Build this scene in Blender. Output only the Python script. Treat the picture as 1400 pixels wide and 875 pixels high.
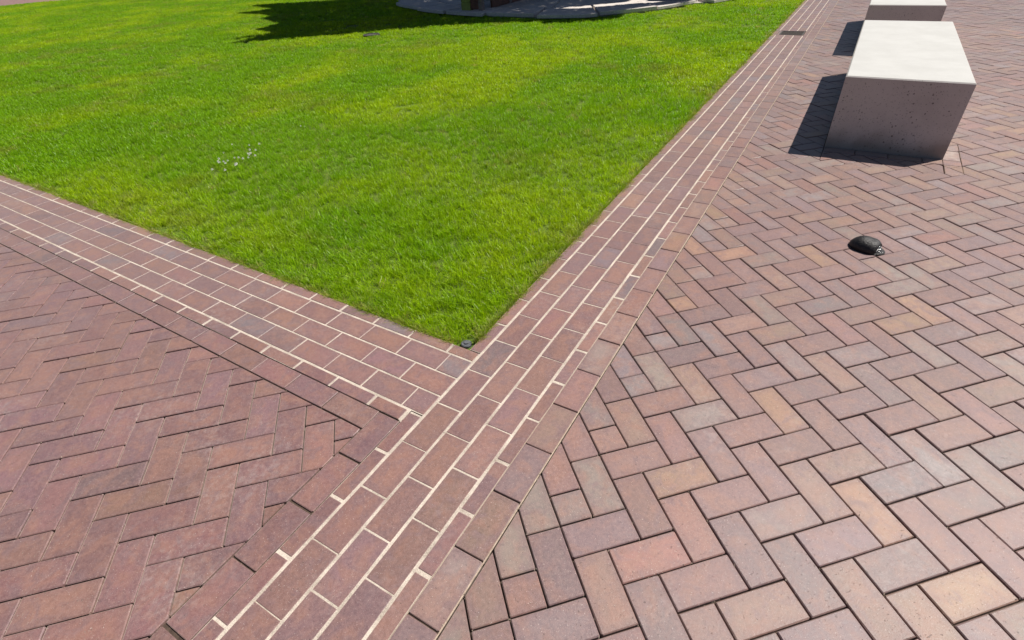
import bpy, math, random
import numpy as np
from mathutils import Vector, Matrix

random.seed(7); rng = np.random.default_rng(7)
for o in list(bpy.data.objects): bpy.data.objects.remove(o)
S = bpy.context.scene
COL = S.collection

# ------------------------------------------------------------------ camera
CAM_POS = Vector((0.14966, -1.51718, 1.36614))
CR = Vector((0.86157134, 0.50461631, -0.055292))      # camera right
CD = Vector((0.26852377, -0.54546711, -0.79395253))   # camera down
CF = Vector((-0.43080137, 0.66919953, -0.6054603))    # camera forward
FPX = 712.75                                          # focal length in pixels of a 1400 px wide frame
cam = bpy.data.cameras.new('camera'); cam.sensor_width = 36.0; cam.lens = FPX / 1400 * 36
cam.clip_start = 0.05; cam.clip_end = 2000
co = bpy.data.objects.new('camera', cam); COL.objects.link(co)
m = Matrix((CR, -CD, -CF)).transposed().to_4x4(); m.translation = CAM_POS
co.matrix_world = m; S.camera = co

# ------------------------------------------------------------------ sky, sun, exposure
SUN = Vector((0.3776, 0.4083, 0.8311)).normalized()
w = bpy.data.worlds.new('World'); S.world = w; w.use_nodes = True
nt = w.node_tree; nt.nodes.clear()
sky = nt.nodes.new('ShaderNodeTexSky'); sky.sky_type = 'NISHITA'; sky.sun_disc = False
sky.sun_elevation = math.asin(SUN.z); sky.sun_rotation = math.atan2(SUN.x, SUN.y)
sky.air_density = 0.5; sky.dust_density = 0.45; sky.ozone_density = 1.0
bg = nt.nodes.new('ShaderNodeBackground'); bg.inputs[1].default_value = 0.050
wo = nt.nodes.new('ShaderNodeOutputWorld')
nt.links.new(sky.outputs[0], bg.inputs[0]); nt.links.new(bg.outputs[0], wo.inputs[0])
sl = bpy.data.lights.new('sun', 'SUN'); sl.energy = 5.0; sl.angle = math.radians(0.53); sl.color = (1.0, 0.955, 0.885)
so = bpy.data.objects.new('sun', sl); COL.objects.link(so)
so.rotation_euler = SUN.to_track_quat('Z', 'Y').to_euler(); so.location = (3, 3, 8)
S.view_settings.view_transform = 'Standard'; S.view_settings.look = 'None'
S.view_settings.exposure = 0.45; S.view_settings.gamma = 1.0; S.view_settings.use_curve_mapping = False

# ------------------------------------------------------------------ helpers
def tag(o, label=None, cat=None, group=None, kind=None):
    if label: o['label'] = label
    if cat: o['category'] = cat
    if group: o['group'] = group
    if kind: o['kind'] = kind
    return o

def mesh_obj(name, verts, faces, mat, parent=None, smooth=False, loc=None):
    me = bpy.data.meshes.new(name); me.from_pydata([tuple(v) for v in verts], [], faces)
    if mat: me.materials.append(mat)
    if smooth: me.polygons.foreach_set('use_smooth', [True] * len(me.polygons))
    me.update()
    o = bpy.data.objects.new(name, me); COL.objects.link(o)
    if parent: o.parent = parent
    if loc is not None: o.location = loc
    return o

def empty(name, loc, rz=0):
    o = bpy.data.objects.new(name, None); COL.objects.link(o); o.location = loc; o.rotation_euler = (0, 0, rz)
    o.empty_display_size = 0.1
    return o

class MB:
    def __init__(s): s.v = []; s.f = []
    def add(s, v, f):
        n = len(s.v); s.v += [tuple(p) for p in v]; s.f += [tuple(n + i for i in q) for q in f]
    def prism(s, poly, z0, z1, bev=0.0, jitter=0.0):
        """convex counter-clockwise polygon, extruded, with a bevel round the top edge"""
        n = len(poly); cx = sum(p[0] for p in poly) / n; cy = sum(p[1] for p in poly) / n
        rings = [[(x, y, z0) for x, y in poly]]
        if bev > 0:
            rings.append([(x, y, z1 - bev) for x, y in poly])
            rings.append([(x, y, z1) for x, y in inset(poly, bev)])
        else:
            rings.append([(x, y, z1) for x, y in poly])
        v = [p for r in rings for p in r]; f = []
        for k in range(len(rings) - 1):
            for i in range(n):
                j = (i + 1) % n
                f.append((k * n + i, k * n + j, (k + 1) * n + j, (k + 1) * n + i))
        f.append(tuple((len(rings) - 1) * n + i for i in range(n)))
        s.add(v, f)
    def box(s, x0, x1, y0, y1, z0, z1, bev=0.0):
        s.prism([(x0, y0), (x1, y0), (x1, y1), (x0, y1)], z0, z1, bev)
        n = len(s.v) - (12 if bev > 0 else 8); s.f.append((n + 3, n + 2, n + 1, n))
    def tube(s, pts, rad, n=8):
        rings = []
        for k, p in enumerate(pts):
            p = Vector(p); a = Vector(pts[max(0, k - 1)]); b = Vector(pts[min(len(pts) - 1, k + 1)])
            d = (b - a).normalized(); u = d.orthogonal().normalized(); vv = d.cross(u)
            r = rad[k] if isinstance(rad, (list, tuple)) else rad
            rings.append([p + (u * math.cos(t) + vv * math.sin(t)) * r for t in [2 * math.pi * i / n for i in range(n)]])
        v = [q for r in rings for q in r]; f = []
        for k in range(len(rings) - 1):
            for i in range(n):
                j = (i + 1) % n; f.append((k * n + i, k * n + j, (k + 1) * n + j, (k + 1) * n + i))
        f.append(tuple(reversed(range(n)))); f.append(tuple((len(rings) - 1) * n + i for i in range(n)))
        s.add(v, f)
    def build(s, name, mat, parent=None, smooth=False, loc=None): return mesh_obj(name, s.v, s.f, mat, parent, smooth, loc)

def area2(p): return 0.5 * sum(p[i][0] * p[(i + 1) % len(p)][1] - p[(i + 1) % len(p)][0] * p[i][1] for i in range(len(p)))

def clip(poly, nx, ny, c):
    """keep the side nx*x + ny*y >= c"""
    out = []; n = len(poly)
    for i in range(n):
        p, q = poly[i], poly[(i + 1) % n]; a = nx * p[0] + ny * p[1] - c; b = nx * q[0] + ny * q[1] - c
        if a >= 0: out.append(p)
        if (a > 0 > b) or (a < 0 < b):
            t = a / (a - b); out.append((p[0] + t * (q[0] - p[0]), p[1] + t * (q[1] - p[1])))
    res = []
    for p in out:
        if not res or (abs(p[0] - res[-1][0]) + abs(p[1] - res[-1][1])) > 1e-4: res.append(p)
    if len(res) > 1 and abs(res[0][0] - res[-1][0]) + abs(res[0][1] - res[-1][1]) < 1e-4: res.pop()
    return res if len(res) >= 3 else []

def inset(poly, d):
    """offset a convex counter-clockwise polygon inwards"""
    n = len(poly); out = []
    for i in range(n):
        p0, p1, p2 = poly[i - 1], poly[i], poly[(i + 1) % n]
        e1 = Vector((p1[0] - p0[0], p1[1] - p0[1])); e2 = Vector((p2[0] - p1[0], p2[1] - p1[1]))
        if e1.length < 1e-9 or e2.length < 1e-9: out.append(p1); continue
        e1.normalize(); e2.normalize(); n1 = Vector((-e1.y, e1.x)); n2 = Vector((-e2.y, e2.x))
        b = n1 + n2; k = max(0.5, 1 + n1.dot(n2)); b = b / k
        out.append((p1[0] + b.x * d, p1[1] + b.y * d))
    return out

def inset_clip(poly, d):
    """exact inward offset by half-planes (for joints)"""
    res = list(poly)
    for i in range(len(poly)):
        p, q = poly[i], poly[(i + 1) % len(poly)]
        ex, ey = q[0] - p[0], q[1] - p[1]; L = math.hypot(ex, ey)
        if L < 1e-6: continue
        nx, ny = -ey / L, ex / L
        res = clip(res, nx, ny, nx * p[0] + ny * p[1] + d)
        if not res: return []
    return res

def minus_rect(poly, x0, x1, y0, y1):
    out = []
    a = clip(poly, -1, 0, -x0)
    if a: out.append(a)
    a = clip(poly, 1, 0, x1)
    if a: out.append(a)
    mid = clip(clip(poly, 1, 0, x0), -1, 0, -x1) if clip(poly, 1, 0, x0) else []
    if mid:
        a = clip(mid, 0, -1, -y0)
        if a: out.append(a)
        a = clip(mid, 0, 1, y1)
        if a: out.append(a)
    return out

def px(p):
    d = Vector(p) - CAM_POS; z = d.dot(CF)
    if z < 0.05: return None
    return 700 + FPX * d.dot(CR) / z, 437.5 + FPX * d.dot(CD) / z, z

def ground(x, y, z=0.0):
    """world point at height z under a given viewing direction (used to read sizes and places off the survey)"""
    d = CR * ((x - 700) / FPX) + CD * ((y - 437.5) / FPX) + CF
    return CAM_POS + d * ((z - CAM_POS.z) / d.z)

# ------------------------------------------------------------------ materials
def new_mat(name):
    m = bpy.data.materials.new(name); m.use_nodes = True; t = m.node_tree; t.nodes.clear()
    out = t.nodes.new('ShaderNodeOutputMaterial'); p = t.nodes.new('ShaderNodeBsdfPrincipled')
    t.links.new(p.outputs[0], out.inputs[0]); return m, t, p

class NT:
    def __init__(s, t): s.t = t
    def n(s, typ, **kw):
        nd = s.t.nodes.new(typ)
        for k, v in kw.items(): setattr(nd, k, v)
        return nd
    def l(s, a, b): s.t.links.new(a, b)
    def math(s, op, a, b=None, c=None, clamp=False):
        nd = s.n('ShaderNodeMath', operation=op, use_clamp=clamp)
        for i, x in enumerate((a, b, c)):
            if x is None: continue
            if isinstance(x, (int, float)): nd.inputs[i].default_value = x
            else: s.l(x, nd.inputs[i])
        return nd.outputs[0]
    def mix(s, fac, a, b, blend='MIX'):
        nd = s.n('ShaderNodeMix', data_type='RGBA', blend_type=blend)
        for sock, x in ((nd.inputs[0], fac), (nd.inputs[6], a), (nd.inputs[7], b)):
            if isinstance(x, (int, float)): sock.default_value = x
            elif isinstance(x, tuple): sock.default_value = (*x, 1) if len(x) == 3 else x
            else: s.l(x, sock)
        return nd.outputs[2]
    def noise(s, vec, scale, detail=2, rough=0.5, dist=0.0):
        nd = s.n('ShaderNodeTexNoise'); nd.inputs['Scale'].default_value = scale; nd.inputs['Detail'].default_value = detail
        nd.inputs['Roughness'].default_value = rough; nd.inputs['Distortion'].default_value = dist
        if vec is not None: s.l(vec, nd.inputs['Vector'])
        return nd.outputs[0]
    def ramp(s, x, lo, hi, a=0.0, b=1.0):
        nd = s.n('ShaderNodeMapRange', interpolation_type='SMOOTHSTEP'); s.l(x, nd.inputs[0])
        nd.inputs[1].default_value = lo; nd.inputs[2].default_value = hi; nd.inputs[3].default_value = a; nd.inputs[4].default_value = b
        return nd.outputs[0]
    def bump(s, h, strength, dist=0.002):
        nd = s.n('ShaderNodeBump'); nd.inputs['Strength'].default_value = strength; nd.inputs['Distance'].default_value = dist
        s.l(h, nd.inputs['Height']); return nd.outputs[0]
    def pos(s): return s.n('ShaderNodeNewGeometry').outputs['Position']

def brick_mat(name, per_object):
    """fired clay paver; the colour of each paver and a random number come with the paver"""
    m, t, p = new_mat(name); N = NT(t)
    if per_object:
        oi = N.n('ShaderNodeObjectInfo'); col = oi.outputs['Color']; rnd = oi.outputs['Alpha']
    else:
        at = N.n('ShaderNodeAttribute', attribute_name='tint'); col = at.outputs['Color']; rnd = at.outputs['Alpha']
    uv = N.n('ShaderNodeUVMap').outputs[0]
    sx = N.n('ShaderNodeSeparateXYZ'); N.l(uv, sx.inputs[0]); u, v = sx.outputs[0], sx.outputs[1]
    cb = N.n('ShaderNodeCombineXYZ'); N.l(N.math('MULTIPLY', u, 2.0), cb.inputs[0]); N.l(v, cb.inputs[1]); N.l(N.math('MULTIPLY', rnd, 53.0), cb.inputs[2])
    P = cb.outputs[0]
    # distance from the rim of the paver, in paver widths
    du = N.math('MULTIPLY', N.math('MINIMUM', u, N.math('SUBTRACT', 1.0, u)), 2.0)
    dv = N.math('MINIMUM', v, N.math('SUBTRACT', 1.0, v)); d = N.math('MINIMUM', du, dv)
    wob = N.math('MULTIPLY', N.math('SUBTRACT', N.noise(P, 3.0, 3), 0.5), 0.30)
    rim = N.ramp(N.math('ADD', d, wob), 0.02, 0.34, 1.0, 0.0)
    # kiln flashing: patches drift between the body colour, a warmer and a cooler tone
    n1 = N.noise(P, 1.1, 3, 0.6, 0.6)
    c = N.mix(N.ramp(n1, 0.40, 0.66, 0.0, 0.58), col, (0.262, 0.122, 0.082))
    n2 = N.noise(P, 1.6, 3, 0.6, 1.0)
    c = N.mix(N.ramp(n2, 0.46, 0.70, 0.0, 0.6), c, (0.135, 0.082, 0.098))
    c = N.mix(N.math('MULTIPLY', rim, 0.42), c, (0.125, 0.068, 0.076))
    # worn, slightly whitened patches
    wn = N.noise(N.pos(), 2.3, 4, 0.6)
    wf = N.math('MULTIPLY', N.ramp(wn, 0.48, 0.70), N.ramp(N.noise(P, 5.0, 4, 0.7), 0.42, 0.70))
    c = N.mix(N.math('MULTIPLY', wf, 0.34), c, (0.42, 0.37, 0.355))
    # mottle and grain
    g1 = N.noise(P, 9.0, 5, 0.7); c = N.mix(0.24, c, N.mix(N.ramp(g1, 0.3, 0.7), (0.055, 0.026, 0.026), (0.32, 0.180, 0.150)))
    g2 = N.noise(P, 60.0, 3, 0.8); c = N.mix(N.ramp(g2, 0.42, 0.72, 0.0, 0.34), c, (0.44, 0.33, 0.30))
    sp = N.noise(P, 29.0, 2, 0.6); c = N.mix(N.ramp(sp, 0.665, 0.73, 0.0, 0.55), c, (0.66, 0.58, 0.54))
    # short drag marks and pits
    mp = N.n('ShaderNodeMapping'); mp.inputs['Scale'].default_value = (1.0, 0.32, 1.0); N.l(P, mp.inputs[0])
    pit = N.noise(mp.outputs[0], 26.0, 1, 0.5); pf = N.ramp(pit, 0.715, 0.76)
    c = N.mix(N.math('MULTIPLY', pf, 0.65), c, (0.06, 0.035, 0.03))
    N.l(c, p.inputs['Base Color'])
    N.l(N.math('ADD', 0.33, N.math('MULTIPLY', g1, 0.26)), p.inputs['Roughness'])
    p.inputs['Specular IOR Level'].default_value = 0.5
    p.inputs['Sheen Weight'].default_value = 0.50; p.inputs['Sheen Roughness'].default_value = 0.45; p.inputs['Sheen Tint'].default_value = (1.0, 0.88, 0.72, 1)   # dust film
    h = N.math('SUBTRACT', N.math('ADD', N.math('MULTIPLY', g2, 0.8), N.math('MULTIPLY', g1, 0.7)), N.math('MULTIPLY', pf, 1.3))
    N.l(N.bump(h, 0.55, 0.0012), p.inputs['Normal'])
    return m

BRICK_O = brick_mat('clay_paver', True); BRICK_S = brick_mat('clay_paver_far', False)

def simple(name, c1, c2, scale, rough=0.8, bump=0.4, dist=0.003, fine=None, spec=0.4):
    m, t, p = new_mat(name); N = NT(t); P = N.pos()
    a = N.noise(P, scale, 5, 0.65); c = N.mix(N.ramp(a, 0.3, 0.7), c1, c2)
    if fine:
        b = N.noise(P, fine, 3, 0.7); c = N.mix(0.35, c, N.mix(N.ramp(b, 0.35, 0.65), tuple(x * 0.55 for x in c1), tuple(min(1, x * 1.35) for x in c2)))
        N.l(N.bump(b, bump, dist), p.inputs['Normal'])
    else: N.l(N.bump(a, bump, dist), p.inputs['Normal'])
    N.l(c, p.inputs['Base Color']); p.inputs['Roughness'].default_value = rough; p.inputs['Specular IOR Level'].default_value = spec
    return m

MORTAR = simple('cream_mortar', (0.30, 0.245, 0.20), (0.60, 0.52, 0.44), 11, 0.9, 0.5, 0.002, 420)
SAND = simple('joint_sand', (0.030, 0.018, 0.014), (0.11, 0.075, 0.055), 60, 0.95, 0.7, 0.003, 500)
SANDL = simple('pale_joint_sand', (0.30, 0.22, 0.17), (0.52, 0.42, 0.33), 60, 0.95, 0.7, 0.003, 500)
SOIL = simple('lawn_soil', (0.070, 0.120, 0.010), (0.12, 0.175, 0.015), 14, 0.95, 0.6, 0.01, 160)
STONE = simple('terrace_stone', (0.47, 0.42, 0.385), (0.63, 0.575, 0.52), 3.0, 0.8, 0.5, 0.006, 60)
BLACK = simple('black_metal', (0.008, 0.008, 0.009), (0.030, 0.027, 0.026), 45, 0.46, 0.8, 0.004, 150)
IRON = simple('cast_iron', (0.030, 0.027, 0.025), (0.075, 0.068, 0.062), 25, 0.6, 0.5, 0.002, 200)
PIT = simple('drain_pit', (0.006, 0.006, 0.006), (0.014, 0.013, 0.012), 10, 0.9)
PLASTIC = simple('grey_plastic', (0.060, 0.065, 0.075), (0.13, 0.135, 0.15), 120, 0.5, 0.3, 0.001, 600)
WOOD = simple('red_brown_timber', (0.075, 0.030, 0.020), (0.17, 0.075, 0.048), 7, 0.7, 0.5, 0.003, 70)
WOODG = simple('weathered_timber', (0.13, 0.10, 0.085), (0.24, 0.19, 0.165), 7, 0.8, 0.5, 0.003, 70)
MOSS = simple('mossy_timber', (0.16, 0.20, 0.035), (0.34, 0.36, 0.10), 9, 0.85, 0.6, 0.004, 60)
BARK = simple('bark', (0.07, 0.05, 0.035), (0.16, 0.12, 0.09), 9, 0.9, 0.8, 0.01, 60)
PETAL = simple('white_petals', (0.78, 0.76, 0.72), (0.86, 0.85, 0.82), 60, 0.7)
STALK = simple('green_stalk', (0.06, 0.13, 0.02), (0.10, 0.19, 0.03), 60, 0.6)

def concrete_mat():
    m, t, p = new_mat('cast_concrete'); N = NT(t); P = N.pos()
    a = N.noise(P, 5.0, 5, 0.65); c = N.mix(N.ramp(a, 0.3, 0.7), (0.435, 0.43, 0.41), (0.485, 0.48, 0.46))
    b = N.noise(P, 130, 3, 0.7); c = N.mix(N.ramp(b, 0.35, 0.7, 0.0, 0.16), c, (0.36, 0.34, 0.325))
    ge = N.n('ShaderNodeNewGeometry'); sz = N.n('ShaderNodeSeparateXYZ'); N.l(ge.outputs['True Normal'], sz.inputs[0])
    side = N.ramp(sz.outputs[2], 0.5, 0.9, 1.0, 0.0)       # formed faces carry blow holes and painted fill light, the trowelled top does not
    c = N.mix(N.math('MULTIPLY', side, 0.80), c, (0.600, 0.510, 0.465))  # bounce light put into the colour: upright faces lighter and warmer
    c = N.mix(N.math('MULTIPLY', side, N.ramp(N.noise(P, 2.6, 4, 0.7), 0.42, 0.72, 0.0, 0.35)), c, (0.34, 0.28, 0.26))
    vo = N.n('ShaderNodeTexVoronoi'); vo.inputs['Scale'].default_value = 62; N.l(P, vo.inputs['Vector'])
    sc = N.n('ShaderNodeSeparateColor'); N.l(vo.outputs['Color'], sc.inputs[0])
    size = N.math('MULTIPLY', N.math('POWER', sc.outputs[0], 3.0), 0.36)
    dens = N.ramp(N.noise(P, 4.5, 2), 0.42, 0.62)
    hole = N.math('MULTIPLY', N.math('LESS_THAN', vo.outputs['Distance'], size), N.math('MULTIPLY', side, dens))
    v2 = N.n('ShaderNodeTexVoronoi'); v2.inputs['Scale'].default_value = 150; N.l(P, v2.inputs['Vector'])
    s2 = N.n('ShaderNodeSeparateColor'); N.l(v2.outputs['Color'], s2.inputs[0])
    h2 = N.math('MULTIPLY', N.math('LESS_THAN', v2.outputs['Distance'], N.math('MULTIPLY', N.math('POWER', s2.outputs[0], 3.5), 0.40)), N.math('MULTIPLY', side, 0.8))
    hole = N.math('MAXIMUM', hole, h2)
    c = N.mix(N.math('MULTIPLY', hole, 0.8), c, (0.09, 0.07, 0.065))
    # damp dirt splashed up from the paving
    px_ = N.n('ShaderNodeSeparateXYZ'); N.l(P, px_.inputs[0])
    dirt = N.math('MULTIPLY', N.ramp(N.math('ADD', px_.outputs[2], N.math('MULTIPLY', N.noise(P, 6, 3), -0.22)), -0.10, 0.06, 1.0, 0.0), side)
    c = N.mix(N.math('MULTIPLY', dirt, 0.6), c, (0.17, 0.125, 0.085))
    N.l(c, p.inputs['Base Color']); p.inputs['Roughness'].default_value = 0.75
    N.l(N.bump(N.math('SUBTRACT', N.math('MULTIPLY', b, 0.3), hole), 0.5, 0.003), p.inputs['Normal'])
    return m
CONCRETE = concrete_mat()

def grass_mat():
    m = bpy.data.materials.new('grass_blade'); m.use_nodes = True; t = m.node_tree; t.nodes.clear(); N = NT(t)
    at = N.n('ShaderNodeAttribute', attribute_name='tint', attribute_type='INSTANCER')
    bl = N.n('ShaderNodeAttribute', attribute_name='blade')           # r: own random, g: height along the blade
    sc = N.n('ShaderNodeSeparateColor'); N.l(bl.outputs['Color'], sc.inputs[0])
    c = N.mix(N.math('MULTIPLY', sc.outputs[0], 0.40), at.outputs['Color'], (0.310, 0.490, 0.005))
    vb = N.n('ShaderNodeHueSaturation'); N.l(c, vb.inputs['Color']); N.l(N.ramp(N.math('FRACT', N.math('MULTIPLY', sc.outputs[0], 7.31)), 0.0, 1.0, 0.78, 1.38), vb.inputs['Value']); c = vb.outputs[0]
    c = N.mix(N.ramp(sc.outputs[0], 0.92, 0.97, 0.0, 0.55), c, (0.40, 0.34, 0.13))
    pr = N.n('ShaderNodeBsdfPrincipled'); N.l(c, pr.inputs['Base Color']); pr.inputs['Roughness'].default_value = 0.40; pr.inputs['Specular IOR Level'].default_value = 0.34
    tr = N.n('ShaderNodeBsdfTranslucent'); N.l(N.mix(1.0, c, (1.2, 1.2, 0.5), 'MULTIPLY'), tr.inputs[0])
    mx = N.n('ShaderNodeMixShader'); mx.inputs[0].default_value = 0.48; N.l(pr.outputs[0], mx.inputs[1]); N.l(tr.outputs[0], mx.inputs[2])
    out = N.n('ShaderNodeOutputMaterial'); N.l(mx.outputs[0], out.inputs[0])
    return m
GRASS = grass_mat()
def leaf_mat():
    m, t, p = new_mat('tree_leaf'); N = NT(t); a = N.noise(N.pos(), 6, 2)
    N.l(N.mix(a, (0.035, 0.075, 0.015), (0.07, 0.13, 0.03)), p.inputs['Base Color']); p.inputs['Roughness'].default_value = 0.5
    return m
LEAF = leaf_mat()
def glass_mat():
    m, t, p = new_mat('lens_glass'); N = NT(t); p.inputs['Base Color'].default_value = (0.07, 0.072, 0.07, 1); p.inputs['Roughness'].default_value = 0.22
    p.inputs['Transmission Weight'].default_value = 0.25; N.l(N.bump(N.noise(N.pos(), 210, 2), 1.0, 0.012), p.inputs['Normal']); return m
LENS = glass_mat()
def far_paving():
    m, t, p = new_mat('far_brick_paving'); N = NT(t)
    b = N.n('ShaderNodeTexBrick'); b.inputs['Scale'].default_value = 5.0; b.inputs['Color1'].default_value = (0.20, 0.11, 0.10, 1); b.inputs['Color2'].default_value = (0.26, 0.16, 0.135, 1)
    b.inputs['Mortar'].default_value = (0.07, 0.05, 0.04, 1); b.inputs['Mortar Size'].default_value = 0.012; N.l(N.pos(), b.inputs['Vector'])
    N.l(N.mix(0.25, b.outputs[0], N.mix(N.noise(N.pos(), 2.0, 4), (0.15, 0.09, 0.09), (0.34, 0.23, 0.19))), p.inputs['Base Color']); p.inputs['Roughness'].default_value = 0.75
    return m
FARPAVE = far_paving()

# ------------------------------------------------------------------ survey numbers (metres)
XB = [-0.820, -0.711, -0.606, -0.500, -0.446, -0.345]   # main band: grass-side mortar line, rows, half row, border course, herringbone edge
S_L = -0.0192                                           # the left band runs a degree off square
def LB(x, c): return c + S_L * (x + 0.82)
YL = [-0.313, -0.418, -0.522, -0.626, -0.684, -0.780]   # left band lines where they meet the main band
XS = [-0.820, -0.879, -0.979]                           # half row and border course on the walk side of the main band
R2 = math.sqrt(0.5)

# ------------------------------------------------------------------ large structure: ground, lawn, path
tag(mesh_obj('ground', [(-300, -300, -0.09), (300, -300, -0.09), (300, 300, -0.09), (-300, 300, -0.09)], [(0, 1, 2, 3)], FARPAVE), kind='structure')
ZS = -0.022
lawn_poly = [(-0.876, LB(-0.876, -0.255)), (-0.876, 15.5), (-21.6, 15.5), (-25.65, 9.45), (-27.1, 7.7), (-30.0, 4.4), (-31.5, LB(-31.5, -0.255))]
lawn = tag(mesh_obj('lawn', [(x, y, ZS) for x, y in lawn_poly], [tuple(reversed(range(len(lawn_poly))))], SOIL), 'flat green lawn filling the corner between two brick bands', kind='structure')
far = tag(mesh_obj('path', [(-21.75, 15.5, -0.03), (-25.78, 9.45, -0.03), (-27.23, 7.7, -0.03), (-30.1, 4.4, -0.03), (-45, 4.4, -0.03), (-45, 15.5, -0.03)], [(0, 1, 2, 3, 4, 5)], FARPAVE), kind='structure')

# ------------------------------------------------------------------ paving
PAL_R = [((0.225, 0.118, 0.110), 28), ((0.190, 0.122, 0.130), 24), ((0.275, 0.165, 0.125), 18), ((0.345, 0.190, 0.108), 5), ((0.245, 0.190, 0.172), 14), ((0.275, 0.115, 0.095), 7), ((0.210, 0.172, 0.182), 9)]
PAL_L = [((0.196, 0.082, 0.088), 40), ((0.172, 0.080, 0.100), 32), ((0.222, 0.102, 0.086), 20), ((0.145, 0.086, 0.102), 6), ((0.255, 0.130, 0.092), 4)]
PAL_B = [((0.216, 0.100, 0.094), 38), ((0.188, 0.100, 0.110), 26), ((0.245, 0.122, 0.098), 20), ((0.160, 0.128, 0.150), 6), ((0.280, 0.142, 0.100), 6)]
def pick(pal):
    c = random.choices([a for a, _ in pal], [b for _, b in pal])[0]; k = random.uniform(0.60, 1.02)
    return tuple(x * k * random.uniform(0.95, 1.05) for x in c) + (random.random(),)

def rough_outline(poly, amp, seg, bev):
    """paver outline with slightly knocked-off corners and wavering edges: outer points, rim points of the top face, and which rim point each outer point leads to"""
    out, top, lead = [], [], []; n = len(poly); inn = inset(poly, bev)
    for i in range(n):
        o, p, q = poly[i - 1], poly[i], poly[(i + 1) % n]; a, b = inn[i], inn[(i + 1) % n]
        La = math.hypot(p[0] - o[0], p[1] - o[1]); L = math.hypot(q[0] - p[0], q[1] - p[1])
        c = random.choice((0.0012, 0.0018, 0.0028, 0.0045)); ca, cb = min(c, La * 0.3), min(c * random.uniform(0.6, 1.4), L * 0.3)
        k0 = 0.25 * c; top.append((a[0] + ((b[0] - a[0]) / L + 0) * k0, a[1] + ((b[1] - a[1]) / L) * k0) if seg < 0.4 else a)
        if seg < 0.4:
            out += [(p[0] + (o[0] - p[0]) * ca / La, p[1] + (o[1] - p[1]) * ca / La), (p[0] + (q[0] - p[0]) * cb / L, p[1] + (q[1] - p[1]) * cb / L)]; lead += [len(top) - 1] * 2
        else: out.append(p); lead.append(len(top) - 1)
        k = max(1, int(round(L / seg)))
        for j in range(1, k):
            t = j / k + random.uniform(-0.1, 0.1); dx, dy = random.uniform(-amp, amp), random.uniform(-amp, amp)
            out.append((p[0] + t * (q[0] - p[0]) + dx, p[1] + t * (q[1] - p[1]) + dy)); top.append((a[0] + t * (b[0] - a[0]) + dx, a[1] + t * (b[1] - a[1]) + dy)); lead.append(len(top) - 1)
    return out, top, lead

def paver_geo(poly, ang, cen, depth, bev, seg=0.1, amp=0.0010):
    """mesh arrays of one paver about its own centre (long axis at ang); returns verts, faces, uv per vertex"""
    ca, sa = math.cos(ang), math.sin(ang)
    loc = [((x - cen[0]) * ca + (y - cen[1]) * sa, -(x - cen[0]) * sa + (y - cen[1]) * ca) for x, y in poly]
    out, top, lead = rough_outline(loc, amp, seg, bev); n = len(out)
    v = [(x, y, -depth) for x, y in out] + [(x, y, -bev) for x, y in out] + [(x, y, 0.0) for x, y in top]; f = []
    for i in range(n):
        j = (i + 1) % n; f.append((i, j, n + j, n + i))
        if lead[i] == lead[j]: f.append((n + i, n + j, 2 * n + lead[i]))
        else: f.append((n + i, n + j, 2 * n + lead[j], 2 * n + lead[i]))
    f.append(tuple(2 * n + i for i in range(len(top))))
    return v, f, [(x / 0.2 + 0.5, y / 0.1 + 0.5) for x, y, z in v]

WHOLE = {}
def whole_mesh(L, W, depth, bev, var):
    key = (round(L, 4), round(W, 4), var)
    if key not in WHOLE:
        poly = [(-L / 2, -W / 2), (L / 2, -W / 2), (L / 2, W / 2), (-L / 2, W / 2)]
        WHOLE[key] = to_mesh(*paver_geo(poly, 0, (0, 0), depth, bev))
    return WHOLE[key]

def to_mesh(v, f, uv, name='brick'):
    me = bpy.data.meshes.new(name); me.from_pydata(v, [], f); me.materials.append(BRICK_O)
    ul = me.uv_layers.new(name='UVMap'); idx = np.empty(len(me.loops), int); me.loops.foreach_get('vertex_index', idx)
    ul.data.foreach_set('uv', np.array(uv, np.float32)[idx].ravel()); me.update(); return me

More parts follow.
